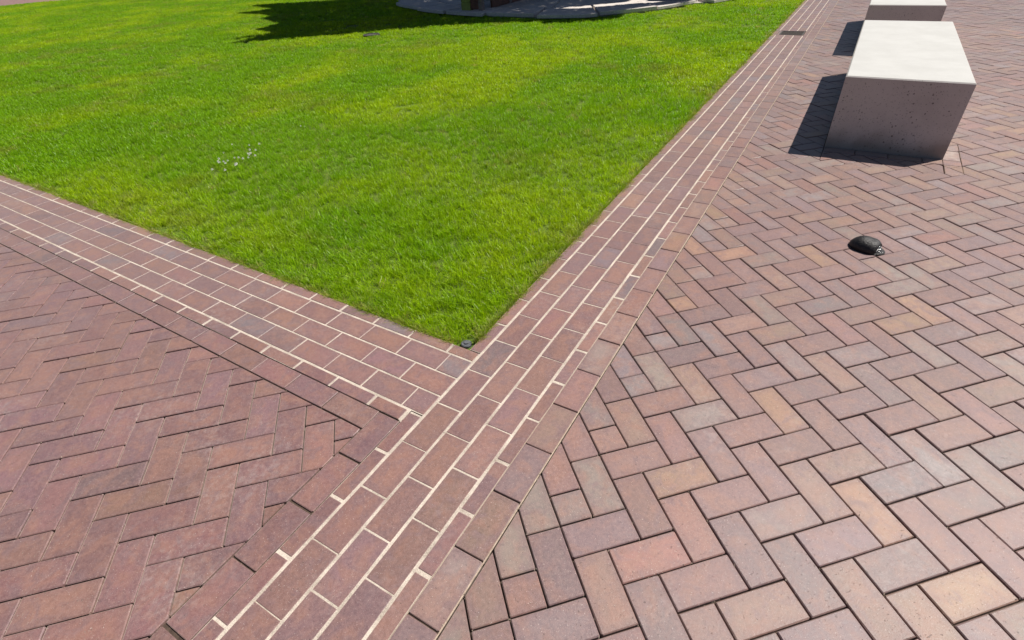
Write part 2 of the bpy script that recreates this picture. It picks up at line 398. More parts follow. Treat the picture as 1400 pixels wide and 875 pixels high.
def lay(pavers, parent, bev=0.0024, limit=300, depth=0.05, tilt=0.5, dz=0.0011):
    """pavers: list of (poly, centre, angle, whole size or None, colour). The largest in view become single bricks, the rest one joined part."""
    scored = []
    for pv in pavers:
        pts = [px((x, y, 0)) for x, y in pv[0]]
        if any(q is None for q in pts): scored.append((0, pv)); continue
        inside = any(-5 < q[0] < 1405 and -5 < q[1] < 880 for q in pts)
        cl = [(min(max(q[0], 0), 1400), min(max(q[1], 0), 875)) for q in pts]
        scored.append((abs(area2(cl)) if inside else 0, pv))
    scored.sort(key=lambda s: -s[0])
    V, F, UV, T = [], [], [], []
    for k, (sc_, (poly, cen, ang, whole, colr)) in enumerate(scored):
        z = max(-2 * dz, min(2 * dz, random.gauss(0, dz))); rx, ry = [max(-2, min(2, random.gauss(0, 1))) * tilt * 0.006 for _ in (0, 1)]
        if k < limit and sc_ > 0:
            me = whole_mesh(whole[0], whole[1], depth, bev, random.randrange(8)) if whole else to_mesh(*paver_geo(poly, ang, cen, depth, bev))
            o = bpy.data.objects.new('brick', me); COL.objects.link(o); o.parent = parent
            flip = math.pi if (whole and random.random() < 0.5) else 0.0
            o.location = (cen[0], cen[1], z); o.rotation_euler = (rx, ry, ang + flip); o.color = colr
        else:
            near = sc_ > 160
            v, f, uv = paver_geo(poly, ang, cen, depth * 0.5, bev if near else bev * 0.28, 0.1 if near else 0.5, 0.0008)
            ca, sa = math.cos(ang), math.sin(ang); n = len(V)
            V += [(cen[0] + x * ca - y * sa, cen[1] + x * sa + y * ca, h + z + x * ry - y * rx * 0.0) for x, y, h in v]
            F += [tuple(n + i for i in q) for q in f]; UV += uv; T += [colr] * len(v)
    if V:
        o = mesh_obj('far_bricks', V, F, BRICK_S, parent); me = o.data
        ul = me.uv_layers.new(name='UVMap'); idx = np.empty(len(me.loops), int); me.loops.foreach_get('vertex_index', idx)
        ul.data.foreach_set('uv', np.array(UV, np.float32)[idx].ravel())
        a = me.attributes.new('tint', 'FLOAT_COLOR', 'POINT'); a.data.foreach_set('color', np.array(T, np.float32).ravel())
        tag(o, kind='stuff')

JH = 0.00205          # half joint of the herringbone
def cell_poly(a0, a1, b0, b1, T):
    pts = [T(a0, b0), T(a1, b0), T(a1, b1), T(a0, b1)]
    return pts if area2(pts) > 0 else pts[::-1]

def finish(poly, joint, min_area=0.00012):
    p = inset_clip(poly, joint)
    return p if p and area2(p) > min_area else None

def is_inside(poly, x0, x1, y0, y1): return all(x0 <= x <= x1 and y0 <= y <= y1 for x, y in poly)

# --- plaza: herringbone right of the main band
def TR(a, b): return ((a + b) * R2 * 0.1, (b - a) * R2 * 0.1)
BENCHES = [(0.135, 0.815, 2.69, 4.94), (0.135, 0.815, 5.96, 8.20)]
HOLES = []
for (x0, x1, y0, y1) in BENCHES:
    HOLES.append((x0 - 0.002, x1 + 0.002, y0 - 0.092, y1))         # bench foot and the course laid along its front
    HOLES.append((x1, x1 + 0.098, y0 - 0.092, y0 + 0.19))
pav = []
def add_right(poly, ang, cells):
    poly = clip(poly, 1, 0, XB[5] + 0.001)
    if not poly: return
    pieces = [poly]
    for h in HOLES:
        nxt = []
        for q in pieces:
            xs = [p[0] for p in q]; ys = [p[1] for p in q]
            if max(xs) < h[0] or min(xs) > h[1] or max(ys) < h[2] or min(ys) > h[3]: nxt.append(q)
            else: nxt += minus_rect(q, *h)
        pieces = nxt
    for q in pieces:
        full = abs(area2(q) - 0.02) < 1e-5 and len(q) == 4
        f = finish(q, JH + random.uniform(-0.0004, 0.0005))
        if not f: continue
        if full: cen = (sum(p[0] for p in q) / 4, sum(p[1] for p in q) / 4)
        else: cen = (sum(p[0] for p in f) / len(f), sum(p[1] for p in f) / len(f))
        pav.append((f, cen, ang, (0.2 - 2 * JH, 0.1 - 2 * JH) if full else None, tuple(x * y for x, y in zip(pick(PAL_R), (1.00, 1.05, 1.05, 1.0)))))
A_ANG = math.atan2(-1, 1); B_ANG = math.atan2(1, 1)
for a in range(-110, 60):
    for b in range(-60, 140):
        x, y = TR(a + 0.5, b + 0.5)
        if x < -0.6 or x > 3.6 or y < -2.2 or y > 13.2: continue
        dd = (b - a) % 4
        if dd == 0:
            add_right(cell_poly(a, a + 2, b, b + 1, TR), A_ANG, 2)
        elif dd == 1:
            s = a + b
            if s == -5:        # the layers cut these: half paver inside, trapezoid along the border
                add_right(cell_poly(a, a + 1, b + 1, b + 2, TR), B_ANG, 1)
                add_right(cell_poly(a - 1, a + 1, b, b + 1, TR), A_ANG, 2)
            elif s == -7: pass
            else: add_right(cell_poly(a, a + 1, b, b + 2, TR), B_ANG, 2)
for (x0, x1, y0, y1) in BENCHES:
    xx = x0
    for L in (0.19, 0.19, 0.19, x1 - x0 - 0.57):
        q = finish([(xx, y0 - 0.092), (xx + L, y0 - 0.092), (xx + L, y0 - 0.002), (xx, y0 - 0.002)], JH); xx += L
        pav.append((q, ((q[0][0] + q[2][0]) / 2, (q[0][1] + q[2][1]) / 2), 0.0, None, pick(PAL_R)))
    for xs in (x1,):
        q = finish([(xs, y0 - 0.001), (xs + 0.0975, y0 - 0.001), (xs + 0.0975, y0 + 0.19), (xs, y0 + 0.19)], JH)
        pav.append((q, ((q[0][0] + q[2][0]) / 2, (q[0][1] + q[2][1]) / 2), math.pi / 2, None, (0.36, 0.30, 0.265, random.random())))
        q = finish([(xs, y0 - 0.092), (xs + 0.0975, y0 - 0.092), (xs + 0.0975, y0 - 0.002), (xs, y0 - 0.002)], JH)
        pav.append((q, ((q[0][0] + q[2][0]) / 2, (q[0][1] + q[2][1]) / 2), 0.0, None, (0.27, 0.14, 0.11, random.random())))
plaza = tag(mesh_obj('plaza_pavement', [(XB[5], -2.4, -0.0150), (3.8, -2.4, -0.0150), (3.8, 13.4, -0.0150), (XB[5], 13.4, -0.0150)], [(0, 1, 2, 3)], SAND), 'herringbone brick plaza on the right, under the concrete benches', kind='structure')
lay(pav, plaza); pav_right = pav

# --- walk: herringbone left of the main band
SL = np.array([1.01613257, -0.00518247, -13.1293449, -8.60119608])
def TL_(a, b):
    x, y = (a + b) * R2, (b - a) * R2
    return ((SL[0] * x - SL[1] * y + SL[2]) * 0.1, (SL[1] * x + SL[0] * y + SL[3]) * 0.1)
pav = []; rot = math.atan2(SL[1], SL[0])
def add_left(poly, ang):
    a0 = area2(poly); q = clip(poly, -1, 0, -(XS[2] - 0.001))
    if not q: return
    q = clip(q, S_L, -1, -(YL[5] + S_L * 0.82 + 0.001))
    if not q: return
    full = abs(area2(q) - a0) < 1e-6
    f = finish(q, JH * 0.9 + random.uniform(-0.0005, 0.0005))
    if not f: return
    cen = (sum(p[0] for p in f) / len(f), sum(p[1] for p in f) / len(f))
    pav.append((f, cen, ang, (0.2 * 1.01614 - 1.8 * JH, 0.1 * 1.01614 - 1.8 * JH) if full else None, pick(PAL_L)))
for a in range(-60, 60):
    for b in range(-80, 40):
        x, y = TL_(a + 0.5, b + 0.5)
        if x < -7.5 or x > -0.8 or y < -2.4 or y > -0.3: continue
        dd = (b - a) % 4
        if dd == 0: add_left(cell_poly(a, a + 2, b, b + 1, TL_), A_ANG + rot)
        elif dd == 1: add_left(cell_poly(a, a + 1, b, b + 2, TL_), B_ANG + rot)
walk = tag(mesh_obj('walk_pavement', [(XS[2], -2.6, -0.0150), (XS[2], LB(XS[2], YL[5]), -0.0150), (-7.7, LB(-7.7, YL[5]), -0.0150), (-7.7, -2.6, -0.0150)], [(3, 2, 1, 0)][::-1] if False else [(0, 1, 2, 3)], SAND), 'herringbone brick walk at lower left', kind='structure')
lay(pav, walk, bev=0.0024)

# --- main band (runs away from the viewer) and left band
DRAIN = (-0.795, -0.502, 6.88, 7.20)
def course(lst, x0, x1, y_start, y_end, pitch, phase, jx, jy, pal, darkjit=0.002, hole=None):
    k0 = math.floor((y_start - phase) / pitch); y = phase + k0 * pitch
    while y < y_end:
        q = [(x0 + jx, max(y, y_start) + jy), (x1 - jx, max(y, y_start) + jy), (x1 - jx, min(y + pitch, y_end) - jy), (x0 + jx, min(y + pitch, y_end) - jy)]
        y += pitch
        if q[2][1] - q[0][1] < 0.02: continue
        sh = random.uniform(-darkjit, darkjit)
        q = [(a + sh * 0.25, b + sh) for a, b in q]
        pcs = [q]
        if hole and not (q[2][1] < hole[2] or q[0][1] > hole[3] or q[1][0] < hole[0] or q[0][0] > hole[1]): pcs = [r for r in minus_rect(q, *hole) if area2(r) > 0.0012]
        for r in pcs:
            cen = (sum(p[0] for p in r) / len(r), sum(p[1] for p in r) / len(r))
            lst.append((r, cen, math.pi / 2, (round(r[2][1] - r[0][1], 3), round(r[1][0] - r[0][0], 4)) if len(r) == 4 and abs(r[2][1] - r[0][1] - pitch + 2 * jy) < 1e-4 else None, pick(pal)))
main = []
Y0, Y1 = -2.4, 13.2
course(main, XB[0], XB[1], Y0, Y1, 0.1985, -0.154, 0.0041, 0.0019, PAL_B, 0.0012, hole=DRAIN)
course(main, XB[1], XB[2], Y0, Y1, 0.2005, -0.250, 0.0041, 0.0019, PAL_B, 0.0012, hole=DRAIN)
course(main, XB[2], XB[3], Y0, Y1, 0.2005, -0.156, 0.0041, 0.0019, PAL_B, 0.0012, hole=DRAIN)
course(main, XB[3] + 0.004, XB[4], Y0, Y1, 0.2030, -0.262, 0.0014, 0.0048, PAL_B)
course(main, XB[4], XB[5] - 0.003, Y0, Y1, 0.2025, -0.160, 0.0014, 0.0024, PAL_R, 0.001)
course(main, -0.8765, XB[0] - 0.005, -0.253, Y1, 0.2000, -0.253, 0.0005, 0.0035, PAL_B)
course(main, XS[1], XS[0] - 0.005, Y0, -0.632, 0.2030, -1.222, 0.0016, 0.0052, PAL_L)
course(main, XS[2] + 0.002, XS[1] - 0.002, Y0, -0.684, 0.2035, -0.888, 0.0012, 0.0035, PAL_L, 0.002)
band = tag(mesh_obj('brick_band', [(XS[2], Y0, -0.006), (XB[5], Y0, -0.006), (XB[5], Y1, -0.006), (-0.8765, Y1, -0.006), (-0.8765, -0.684, -0.006), (XS[2], -0.684, -0.006)], [(0, 1, 2, 3, 4, 5)], SAND), 'long straight brick band between lawn and plaza with pale mortar lines', kind='structure')
lay(main, band, bev=0.0016, tilt=0.12, dz=0.0004)
ZM = -0.0016
def mortar_sheet(name, rects, parent, z):
    mb = MB()
    for x0, x1, y0, y1 in rects:
        n = max(1, int((y1 - y0) / 0.05)) if (y1 - y0) > (x1 - x0) else 1; mx_ = max(1, int((x1 - x0) / 0.05)) if n == 1 else 1
        for i in range(n):
            for j in range(mx_):
                a0, a1 = x0 + (x1 - x0) * j / mx_, x0 + (x1 - x0) * (j + 1) / mx_
                b0, b1 = y0 + (y1 - y0) * i / n, y0 + (y1 - y0) * (i + 1) / n
                mb.add([(a0, b0, z), (a1, b0, z), (a1, b1, z), (a0, b1, z)], [(0, 1, 2, 3)])
    return mb.build(name, MORTAR, parent)
mortar_sheet('mortar', [(XB[0] - 0.006, XB[3] + 0.0055, Y0, 6.875), (XB[0] - 0.006, XB[3] + 0.0055, 7.205, Y1), (XB[3] + 0.0055, XB[4] - 0.0008, Y0, Y1), (-0.8760, XB[0] - 0.006, -0.252, Y1), (XS[1] + 0.001, XB[0] - 0.006, Y0, -0.6265)], band, ZM)
mortar_sheet('pale_joint', [(XB[4] - 0.0008, XB[4] + 0.0016, Y0, Y1), (XB[5] - 0.0042, XB[5] - 0.0005, Y0, Y1)], band, -0.0035).data.materials[0] = SANDL

left = []
def lcourse(c0, c1, x_start, x_end, pitch, phase, jx, jy, pal, jit=0.002):
    """courses along -x between the band lines c0 (lawn side) and c1; x_start > x_end"""
    tmp = []; y_of = lambda x, c: c + S_L * (x + 0.82)
    k = math.ceil((x_start - phase) / pitch); x = phase + k * pitch
    while x > x_end:
        xa, xb = min(x, x_start), max(x - pitch, x_end); x -= pitch
        if xa - xb < 0.02: continue
        sh = random.uniform(-jit, jit); xa2, xb2 = xa - jx + sh, xb + jx + sh
        if xa >= x_start - 1e-6: xa2 = xa - jx
        full = abs(xa - xb - pitch) < 1e-6 and xa < x_start - 1e-6
        q = [(xb2, y_of(xb2, c1) + jy), (xa2, y_of(xa2, c1) + jy), (xa2, y_of(xa2, c0) - jy), (xb2, y_of(xb2, c0) - jy)]
        cen = (sum(p[0] for p in q) / 4, sum(p[1] for p in q) / 4)
        ang = math.atan(S_L)
        left.append((q, cen, ang, (round(pitch - 2 * jx, 3), round(c0 - c1 - 2 * jy, 4)) if full else None, pick(pal)))
XE = -7.6; XJ = XB[0] - 0.005
lcourse(YL[0], YL[1], XJ, XE, 0.2060, -0.929, 0.0015, 0.0029, PAL_B, 0.0012)
lcourse(YL[1], YL[2], XJ, XE, 0.2060, -1.026, 0.0015, 0.0029, PAL_B, 0.0012)
lcourse(YL[2], YL[3], XJ, XE, 0.2050, -0.928, 0.0015, 0.0029, PAL_B, 0.0012)
lcourse(YL[3] - 0.005, YL[4], -0.888, XE, 0.2050, -1.040, 0.0050, 0.0014, PAL_L)
lcourse(YL[4] - 0.002, YL[5] + 0.003, XS[2] + 0.0015, XE, 0.2060, XS[2] + 0.0015 - 0.206, 0.0018, 0.0012, PAL_L)
lcourse(-0.257, YL[0] + 0.005, XJ, XE, 0.2040, -0.955, 0.0040, 0.0005, PAL_B)
left[0] = (*left[0][:4], (0.150, 0.128, 0.142, 0.31))
def lq(c0, c1, xa, xb, z): return [(xb, LB(xb, c1), z), (xa, LB(xa, c1), z), (xa, LB(xa, c0), z), (xb, LB(xb, c0), z)]
lband = tag(mesh_obj('brick_edging', lq(-0.257, YL[5], XS[1], XE, -0.0065), [(0, 1, 2, 3)], SAND), 'brick band at left between lawn and herringbone walk', kind='structure')
lay(left, lband, bev=0.0016, tilt=0.12, dz=0.0004)
mb = MB()
for i in range(140):
    xa = -0.8265 - i * 0.0483; xb = xa - 0.0483
    mb.add(lq(-0.2575, YL[3] - 0.0052, xa, xb, ZM), [(0, 1, 2, 3)])
    if xa < -0.86: mb.add(lq(YL[3] - 0.0052, YL[4] + 0.0012, xa, xb, ZM), [(0, 1, 2, 3)])
mb.add([(-0.886, -0.686, ZM - 0.0004), (-0.8255, -0.686, ZM - 0.0004), (-0.8255, -0.612, ZM - 0.0004), (-0.886, -0.612, ZM - 0.0004)], [(0, 1, 2, 3)])
mb.build('mortar', MORTAR, lband)

# loose sand grains lying along the joints of the near pavers
def crumbs(pavers, parent, prob):
    mb = MB()
    for poly, cen, ang, wh, c in pavers:
        q = px((cen[0], cen[1], 0))
        if q is None or q[2] > 3.6 or not (-60 < q[0] < 1460 and -60 < q[1] < 940): continue
        for _ in range(np.random.default_rng(int(abs(cen[0]) * 1e4)).poisson(prob)):
            i = random.randrange(len(poly)); p0, p1 = poly[i], poly[(i + 1) % len(poly)]; t = random.choice((random.random(), random.gauss(0, 0.04), random.gauss(1, 0.04)))
            x = p0[0] + t * (p1[0] - p0[0]) + random.gauss(0, 0.0022); y = p0[1] + t * (p1[1] - p0[1]) + random.gauss(0, 0.0022); R = random.uniform(0.0007, 0.0021)
            mb.add([(x + R * random.uniform(.6, 1.3), y, 0.0), (x, y + R, 0.0005), (x - R, y + R * .2, 0), (x, y - R * random.uniform(.6, 1.3), 0), (x, y, R), (x, y, -R)], [(0, 1, 4), (1, 2, 4), (2, 3, 4), (3, 0, 4), (1, 0, 5), (2, 1, 5), (3, 2, 5), (0, 3, 5)])
    tag(mb.build('sand_grains', SANDL, parent), kind='stuff')
crumbs(pav_right, plaza, 4.0); crumbs(pav, walk, 2.2); crumbs(main, band, 1.0)

# ------------------------------------------------------------------ objects
# concrete benches
for k, (x0, x1, y0, y1) in enumerate(BENCHES):
    mb = MB(); mb.box(x0, x1, y0, y1, -0.03, 0.46, 0.007)
    b = mb.build('concrete_bench', CONCRETE)
    tag(b, ['massive pale concrete block bench nearest the viewer, on the herringbone plaza', 'concrete block bench behind the nearest one, cut by the top edge of the picture'][k], 'bench', 'concrete block benches')

# ground light: black hood with a ribbed lens at its mouth
gl = empty('ground_light', (0.452, 1.262, 0.0), math.radians(-18)); gl.scale = (1.2, 1.2, 1.25)
tag(gl, 'small black domed ground light lying on the herringbone bricks', 'ground light')
mb = MB(); nu, nv = 20, 9
pts = []
for i in range(nu + 1):
    t = i / nu; xx = -0.066 + 0.106 * t
    prof = max(0.02, math.sin(math.pi * min(0.5, 0.5 * (t / 0.55) ** 0.62))) * (1.0 if t < 0.75 else 1 - 0.32 * ((t - 0.75) / 0.25) ** 2)
    for j in range(nv + 1):
        a = math.pi * j / nv; yy = math.cos(a) * 0.044 * prof; zz = math.sin(a) ** 0.8 * 0.044 * prof
        dent = 0.006 * math.exp(-((xx - 0.014) / 0.020) ** 2 - (yy / 0.018) ** 2); pts.append((xx, yy, zz - (dent if zz > 0.02 else 0)))
fs = [(i * (nv + 1) + j, (i + 1) * (nv + 1) + j, (i + 1) * (nv + 1) + j + 1, i * (nv + 1) + j + 1) for i in range(nu) for j in range(nv)]
mb.add(pts, fs); hood = mb.build('hood', BLACK, gl, True)
md = hood.modifiers.new('thick', 'SOLIDIFY'); md.thickness = 0.003; md.offset = -1
mb = MB(); ring = [(0.072 * math.cos(t) * 0.92, 0.047 * math.sin(t)) for t in [2 * math.pi * i / 28 for i in range(28)]]
mb.prism(ring, -0.004, 0.0055, 0.002); mb.build('base_plate', BLACK, gl)
mb = MB(); pts = []
for i in range(9):
    for j in range(11):
        t = i / 8; a = math.pi * j / 10; r = math.cos(t * math.pi / 2 * 0.96); wob = 1 + 0.10 * math.sin(j * 2.9) * (1 - t)
        pts.append((0.028 + 0.031 * t, math.cos(a) * 0.033 * r * wob, 0.004 + math.sin(a) * 0.026 * r * wob))
mb.add(pts, [(i * 11 + j, (i + 1) * 11 + j, (i + 1) * 11 + j + 1, i * 11 + j + 1) for i in range(8) for j in range(10)])
mb.build('lens', LENS, gl, True)

# drain grate set across the band
dg = empty('drain_grate', ((DRAIN[0] + DRAIN[1]) / 2, (DRAIN[2] + DRAIN[3]) / 2, 0))
tag(dg, 'dark slotted drain grate set across the brick band beside the lawn', 'drain')
wx, wy = (DRAIN[1] - DRAIN[0]) / 2 - 0.004, (DRAIN[3] - DRAIN[2]) / 2 - 0.004
mb = MB(); mb.add([(-wx, -wy, -0.010), (wx, -wy, -0.010), (wx, wy, -0.010), (-wx, wy, -0.010)], [(0, 1, 2, 3)]); mb.build('pit', PIT, dg)
mb = MB(); fw = 0.014
mb.box(-wx, wx, -wy, -wy + fw, -0.009, -0.001, 0.0015); mb.box(-wx, wx, wy - fw, wy, -0.009, -0.001, 0.0015)
mb.box(-wx, -wx + fw, -wy + fw, wy - fw, -0.009, -0.0012, 0.0015); mb.box(wx - fw, wx, -wy + fw, wy - fw, -0.009, -0.0012, 0.0015); mb.build('frame', IRON, dg)
for i in range(5):
    yy = -wy + fw + (i + 0.75) * (2 * wy - 2 * fw) / 5.5
    mb = MB(); mb.box(-wx + fw, wx - fw, -0.009, 0.009, -0.009, -0.002, 0.0015); mb.build('bar', IRON, dg, loc=(0, yy, 0))

# drain in the lawn
ld = empty('lawn_drain', (-6.91, 5.73, -0.004)); tag(ld, 'small round slotted drain sunk in the sunny lawn near the tree shadow', 'drain')
mb = MB(); n = 24; ro, ri = 0.14, 0.115
v = []; 
for r, z in ((ro, -0.03), (ro, 0.018), (ri, 0.020), (ri, -0.03)): v += [(r * math.cos(2 * math.pi * i / n), r * math.sin(2 * math.pi * i / n), z) for i in range(n)]
mb.add(v, [(k * n + i, k * n + (i + 1) % n, (k + 1) * n + (i + 1) % n, (k + 1) * n + i) for k in range(3) for i in range(n)]); mb.build('rim', IRON, ld)
mb = MB(); mb.prism([(ri * math.cos(2 * math.pi * i / n), ri * math.sin(2 * math.pi * i / n)) for i in range(n)], -0.03, -0.005); mb.build('pit', PIT, ld)
for i in range(5):
    xx = -0.08 + 0.04 * i; hh = math.sqrt(ri * ri - xx * xx)
    mb = MB(); mb.box(-0.009, 0.009, -hh, hh, 0.0, 0.014, 0.002); mb.build('bar', IRON, ld, loc=(xx, 0, 0))

# sprinkler cap in the lawn corner
sc_ = ground(637, 467, 0.0)
sp = empty('sprinkler_head', (sc_.x, sc_.y, -0.0195)); tag(sp, 'round grey sprinkler cap in the pointed corner of the lawn', 'sprinkler')
mb = MB(); mb.prism([(0.0225 * math.cos(2 * math.pi * i / 24), 0.0225 * math.sin(2 * math.pi * i / 24)) for i in range(24)], -0.03, 0.012, 0.003); mb.build('cap', PLASTIC, sp)
mb = MB(); mb.prism([(0.009 * math.cos(2 * math.pi * i / 14), 0.009 * math.sin(2 * math.pi * i / 14)) for i in range(14)], 0.0122, 0.0165, 0.0015); mb.build('nozzle', PLASTIC, sp)

# round stone terrace at the back of the lawn
TC = (-6.0, 11.8)
ter = empty('stone_terrace', (TC[0], TC[1], 0)); tag(ter, 'round terrace of pale stone slabs at the back of the lawn', 'terrace')
RIM = [(-92.2, 90.3), (-80, 84), (-68.2, 79.7), (-60, 78.0), (-53.8, 77.4), (-46, 77.6), (-40.2, 79.0), (-35, 83.5), (-30.4, 88.2), (-25.9, 98.2)]
rim_a = sorted([(math.atan2(y / 10 - TC[1], x / 10 - TC[0]), math.hypot(x / 10 - TC[0], y / 10 - TC[1])) for x, y in RIM])
def rim_r(a):
    a = (a + math.pi) % (2 * math.pi) - math.pi
    if a <= rim_a[0][0] or a >= rim_a[-1][0]: return 4.15
    return float(np.interp(a, [q[0] for q in rim_a], [q[1] for q in rim_a]))
rs = random.Random(3)
for ring_i, (r0, r1, cnt, z1) in enumerate([(3.32, None, 24, 0.062), (2.35, 3.29, 18, 0.058), (1.3, 2.32, 12, 0.058)]):
    for i in range(cnt):
        a0 = 2 * math.pi * (i + rs.uniform(-0.08, 0.08) + ring_i * 0.37) / cnt; a1 = 2 * math.pi * (i + 1 + ring_i * 0.37) / cnt - 0.012 / (r1 or 4) 
        inn = [(r0 * math.cos(a), r0 * math.sin(a)) for a in (a1, (a0 + a1) / 2, a0)]
        ex = rs.uniform(-0.07, 0.09) if r1 is None else 0
        outp = [((r1 or rim_r(a) + ex) * math.cos(a), (r1 or rim_r(a) + ex) * math.sin(a)) for a in (a0, a0 * .75 + a1 * .25, (a0 + a1) / 2, a0 * .25 + a1 * .75, a1)]
        mb = MB(); mb.prism(outp + inn, 0.012 if ring_i == 0 else -0.02, z1 + rs.uniform(-0.006, 0.008), 0.006); s_ = mb.build('slab', STONE, ter)
    if ring_i == 0:
        mb = MB(); mb.prism([((rim_r(a) - 0.10) * math.cos(a), (rim_r(a) - 0.10) * math.sin(a)) for a in [2 * math.pi * i / 64 for i in range(64)]], -0.06, 0.012); mb.build('foundation', STONE, ter)
mb = MB(); mb.prism([(1.27 * math.cos(2 * math.pi * i / 32), 1.27 * math.sin(2 * math.pi * i / 32)) for i in range(32)], -0.02, 0.056, 0.006); mb.build('slab', STONE, ter)

# timber benches on the terrace (only their lower ends reach into the picture)
def timber_bench(loc, rz, length, width, label, mossy):
    t = empty('timber_bench', loc, rz); tag(t, label, 'bench', 'timber benches on the terrace')
    h = 0.43; w2 = width / 2
    def part(name, b, mat): mb = MB(); mb.box(*b, 0.004); return mb.build(name, mat, t)
    ys = [0.0, length * 0.45, length - 0.11]
    for i, y in enumerate(ys):
        part('leg', (-w2, -w2 + 0.20 if mossy else -w2 + 0.10, y, y + 0.11, 0, 0.135), MOSS if (mossy and i == 0) else WOODG)
        part('leg', (-w2, -w2 + 0.20 if mossy else -w2 + 0.10, y + 0.002, y + 0.108, 0.139, h - 0.06), MOSS if (mossy and i == 0) else WOODG)
        part('leg', (w2 - 0.075, w2, y, y + 0.09, 0, h - 0.06), WOODG)
        part('end_panel', (-w2 + (0.203 if mossy else 0.103), w2 - 0.078, y + 0.02, y + 0.05, 0.02, 0.20), WOOD)
        part('end_panel', (-w2 + (0.203 if mossy else 0.103), w2 - 0.078, y + 0.025, y + 0.055, 0.212, h - 0.06), WOOD)
    part('side_board', (w2 - 0.055, w2 - 0.02, 0.40, length - 0.12, 0.0, 0.20), WOOD)
    part('side_board', (w2 - 0.060, w2 - 0.025, 0.40, length - 0.12, 0.21, 0.36), WOOD)
    for i in range(4):
        x0 = -w2 - 0.02 + i * (width + 0.04) / 4
        part('seat_plank', (x0, x0 + (width + 0.04) / 4 - 0.012, -0.03, length + 0.03, h - 0.058, h), WOOD)
    return t
timber_bench((-6.40, 8.00, 0.066), 0.0, 2.3, 0.47, 'red brown timber bench with a mossy end leg at the terrace edge', True)
timber_bench((-2.95, 9.78, 0.066), 0.05, 1.9, 0.68, 'dark timber bench end at the right side of the stone terrace', False)

# white clover heads in the lawn
def petals():
    mb = MB()
    for i in range(26):
        z = 1 - 2 * (i + 0.5) / 26; a = i * 2.39996; r = math.sqrt(max(0, 1 - z * z)); d = Vector((r * math.cos(a), r * math.sin(a), z * 0.85))
        u = d.orthogonal().normalized(); vv = d.cross(u); R = 0.0095
        c = d * R; mb.add([c * 0.35, c * 0.85 + u * 0.0026, c * 1.12, c * 0.85 - u * 0.0026, c * 0.85 + vv * 0.002], [(0, 1, 2, 3), (0, 4, 2)])
    return mb
PM = petals(); SM = MB(); SM.tube([(0, 0, -0.06), (0.003, 0.001, -0.03), (0, 0, -0.002)], 0.0012, 5)
first = None
FL = [(340, 550), (335, 470), (490, 575), (545, 515), (445, 535), (735, 605), (805, 440), (710, 445), (910, 465), (1040, 440), (1030, 345), (1090, 335), (1060, 375), (1075, 255), (1200, 390), (1215, 260), (1300, 115), (1060, 145), (445, 330), (650, 130), (175, 725), (480, 740), (760, 585), (315, 535)]
for i, (a, b) in enumerate([(280 + x / 17.5, 190 + y / 17.5) for x, y in FL] + [(411, 172)]):
    p = ground(a, b, 0.048); s_ = random.uniform(0.6, 0.95) * (1.35 if i in (10, 11, 0, 5) else 1)
    t = empty('clover_flower', p); t.scale = (s_, s_, s_)
    if i == 24: tag(t, 'single white clover flower apart from the patch, alone in the lawn', 'flower')
    else: tag(t, 'tiny white clover flower in the small patch in the lawn', 'flower', 'clover flowers in the lawn patch')
    if first is None:
        first = [PM.build('petals', PETAL, t), SM.build('stalk', STALK, t)]
    else:
        for c in first:
            d = c.copy(); COL.objects.link(d); d.parent = t

# ------------------------------------------------------------------ tree behind the terrace; its crown shades the lawn
SH_PX = [(300, 55), (352, 50), (315, 59), (380, 53.5), (440, 49), (520, 42), (600, 35), (640, 33), (700, 31), (735, 28)]
SH_TER = [(752, 25.5), (785, 24), (820, 22), (850, 18.5), (857, 13), (900, 7), (938, 2.5)]
def on_terrace(x, y):      # ground place whose shadow ray passes through the terrace top seen at (x, y)
    p = ground(x, y, 0.062); return (p.x - 0.062 * SUN.x / SUN.z, p.y - 0.062 * SUN.y / SUN.z)
SH_UP = [(460, 0), (390, 4), (340, 8), (372, 12), (322, 18), (372, 21), (357, 25), (382, 32), (348, 40), (372, 45)]
poly = [tuple(ground(*q)[:2]) for q in SH_PX] + [on_terrace(*q) for q in SH_TER] + [(-2.6, 11.0), (-3.2, 13.5), (-6.5, 15.0), (-10.0, 14.2), (-12.0, 11.5)] + [tuple(ground(*q)[:2]) for q in SH_UP]
gap = [on_terrace(*q) for q in [(750, 12), (800, 11.5), (862, 6), (915, 1), (940, -4), (862, -4), (858, 2.0), (800, 8)]]
def inpoly(pts, P):
    x, y = pts[:, 0], pts[:, 1]; r = np.zeros(len(pts), bool); n = len(P)
    for i in range(n):
        x1, y1 = P[i]; x2, y2 = P[(i + 1) % n]
        c = ((y1 > y) != (y2 > y)) & (x < (x2 - x1) * (y - y1) / (y2 - y1 + 1e-12) + x1); r ^= c
    return r
def edge_dist(pts, P):
    d = np.full(len(pts), 1e9); n = len(P)
    for i in range(n):
        a = np.array(P[i]); b = np.array(P[(i + 1) % n]); e = b - a; t = np.clip(((pts - a) @ e) / (e @ e + 1e-12), 0, 1)
        d = np.minimum(d, np.linalg.norm(pts - a - t[:, None] * e, axis=1))
    return d
lo, hi = np.min(poly, 0), np.max(poly, 0)
Sg = rng.uniform(lo, hi, (95000, 2)); ok = inpoly(Sg, poly) & ~inpoly(Sg, gap); Sg = Sg[ok]
Se = rng.uniform(lo, hi, (420000, 2)); ok = inpoly(Se, poly) & ~inpoly(Se, gap); Se = Se[ok]; Se = Se[edge_dist(Se, poly) < 0.22]; Sg = np.r_[Sg, Se]
ed = edge_dist(Sg, poly); half = 0.35 + 1.9 * np.sqrt(np.clip(ed / 2.6, 0, 1))
hh = 5.4 + rng.uniform(-1, 1, len(Sg)) * half
sun_xy = np.array([SUN.x / SUN.z, SUN.y / SUN.z])
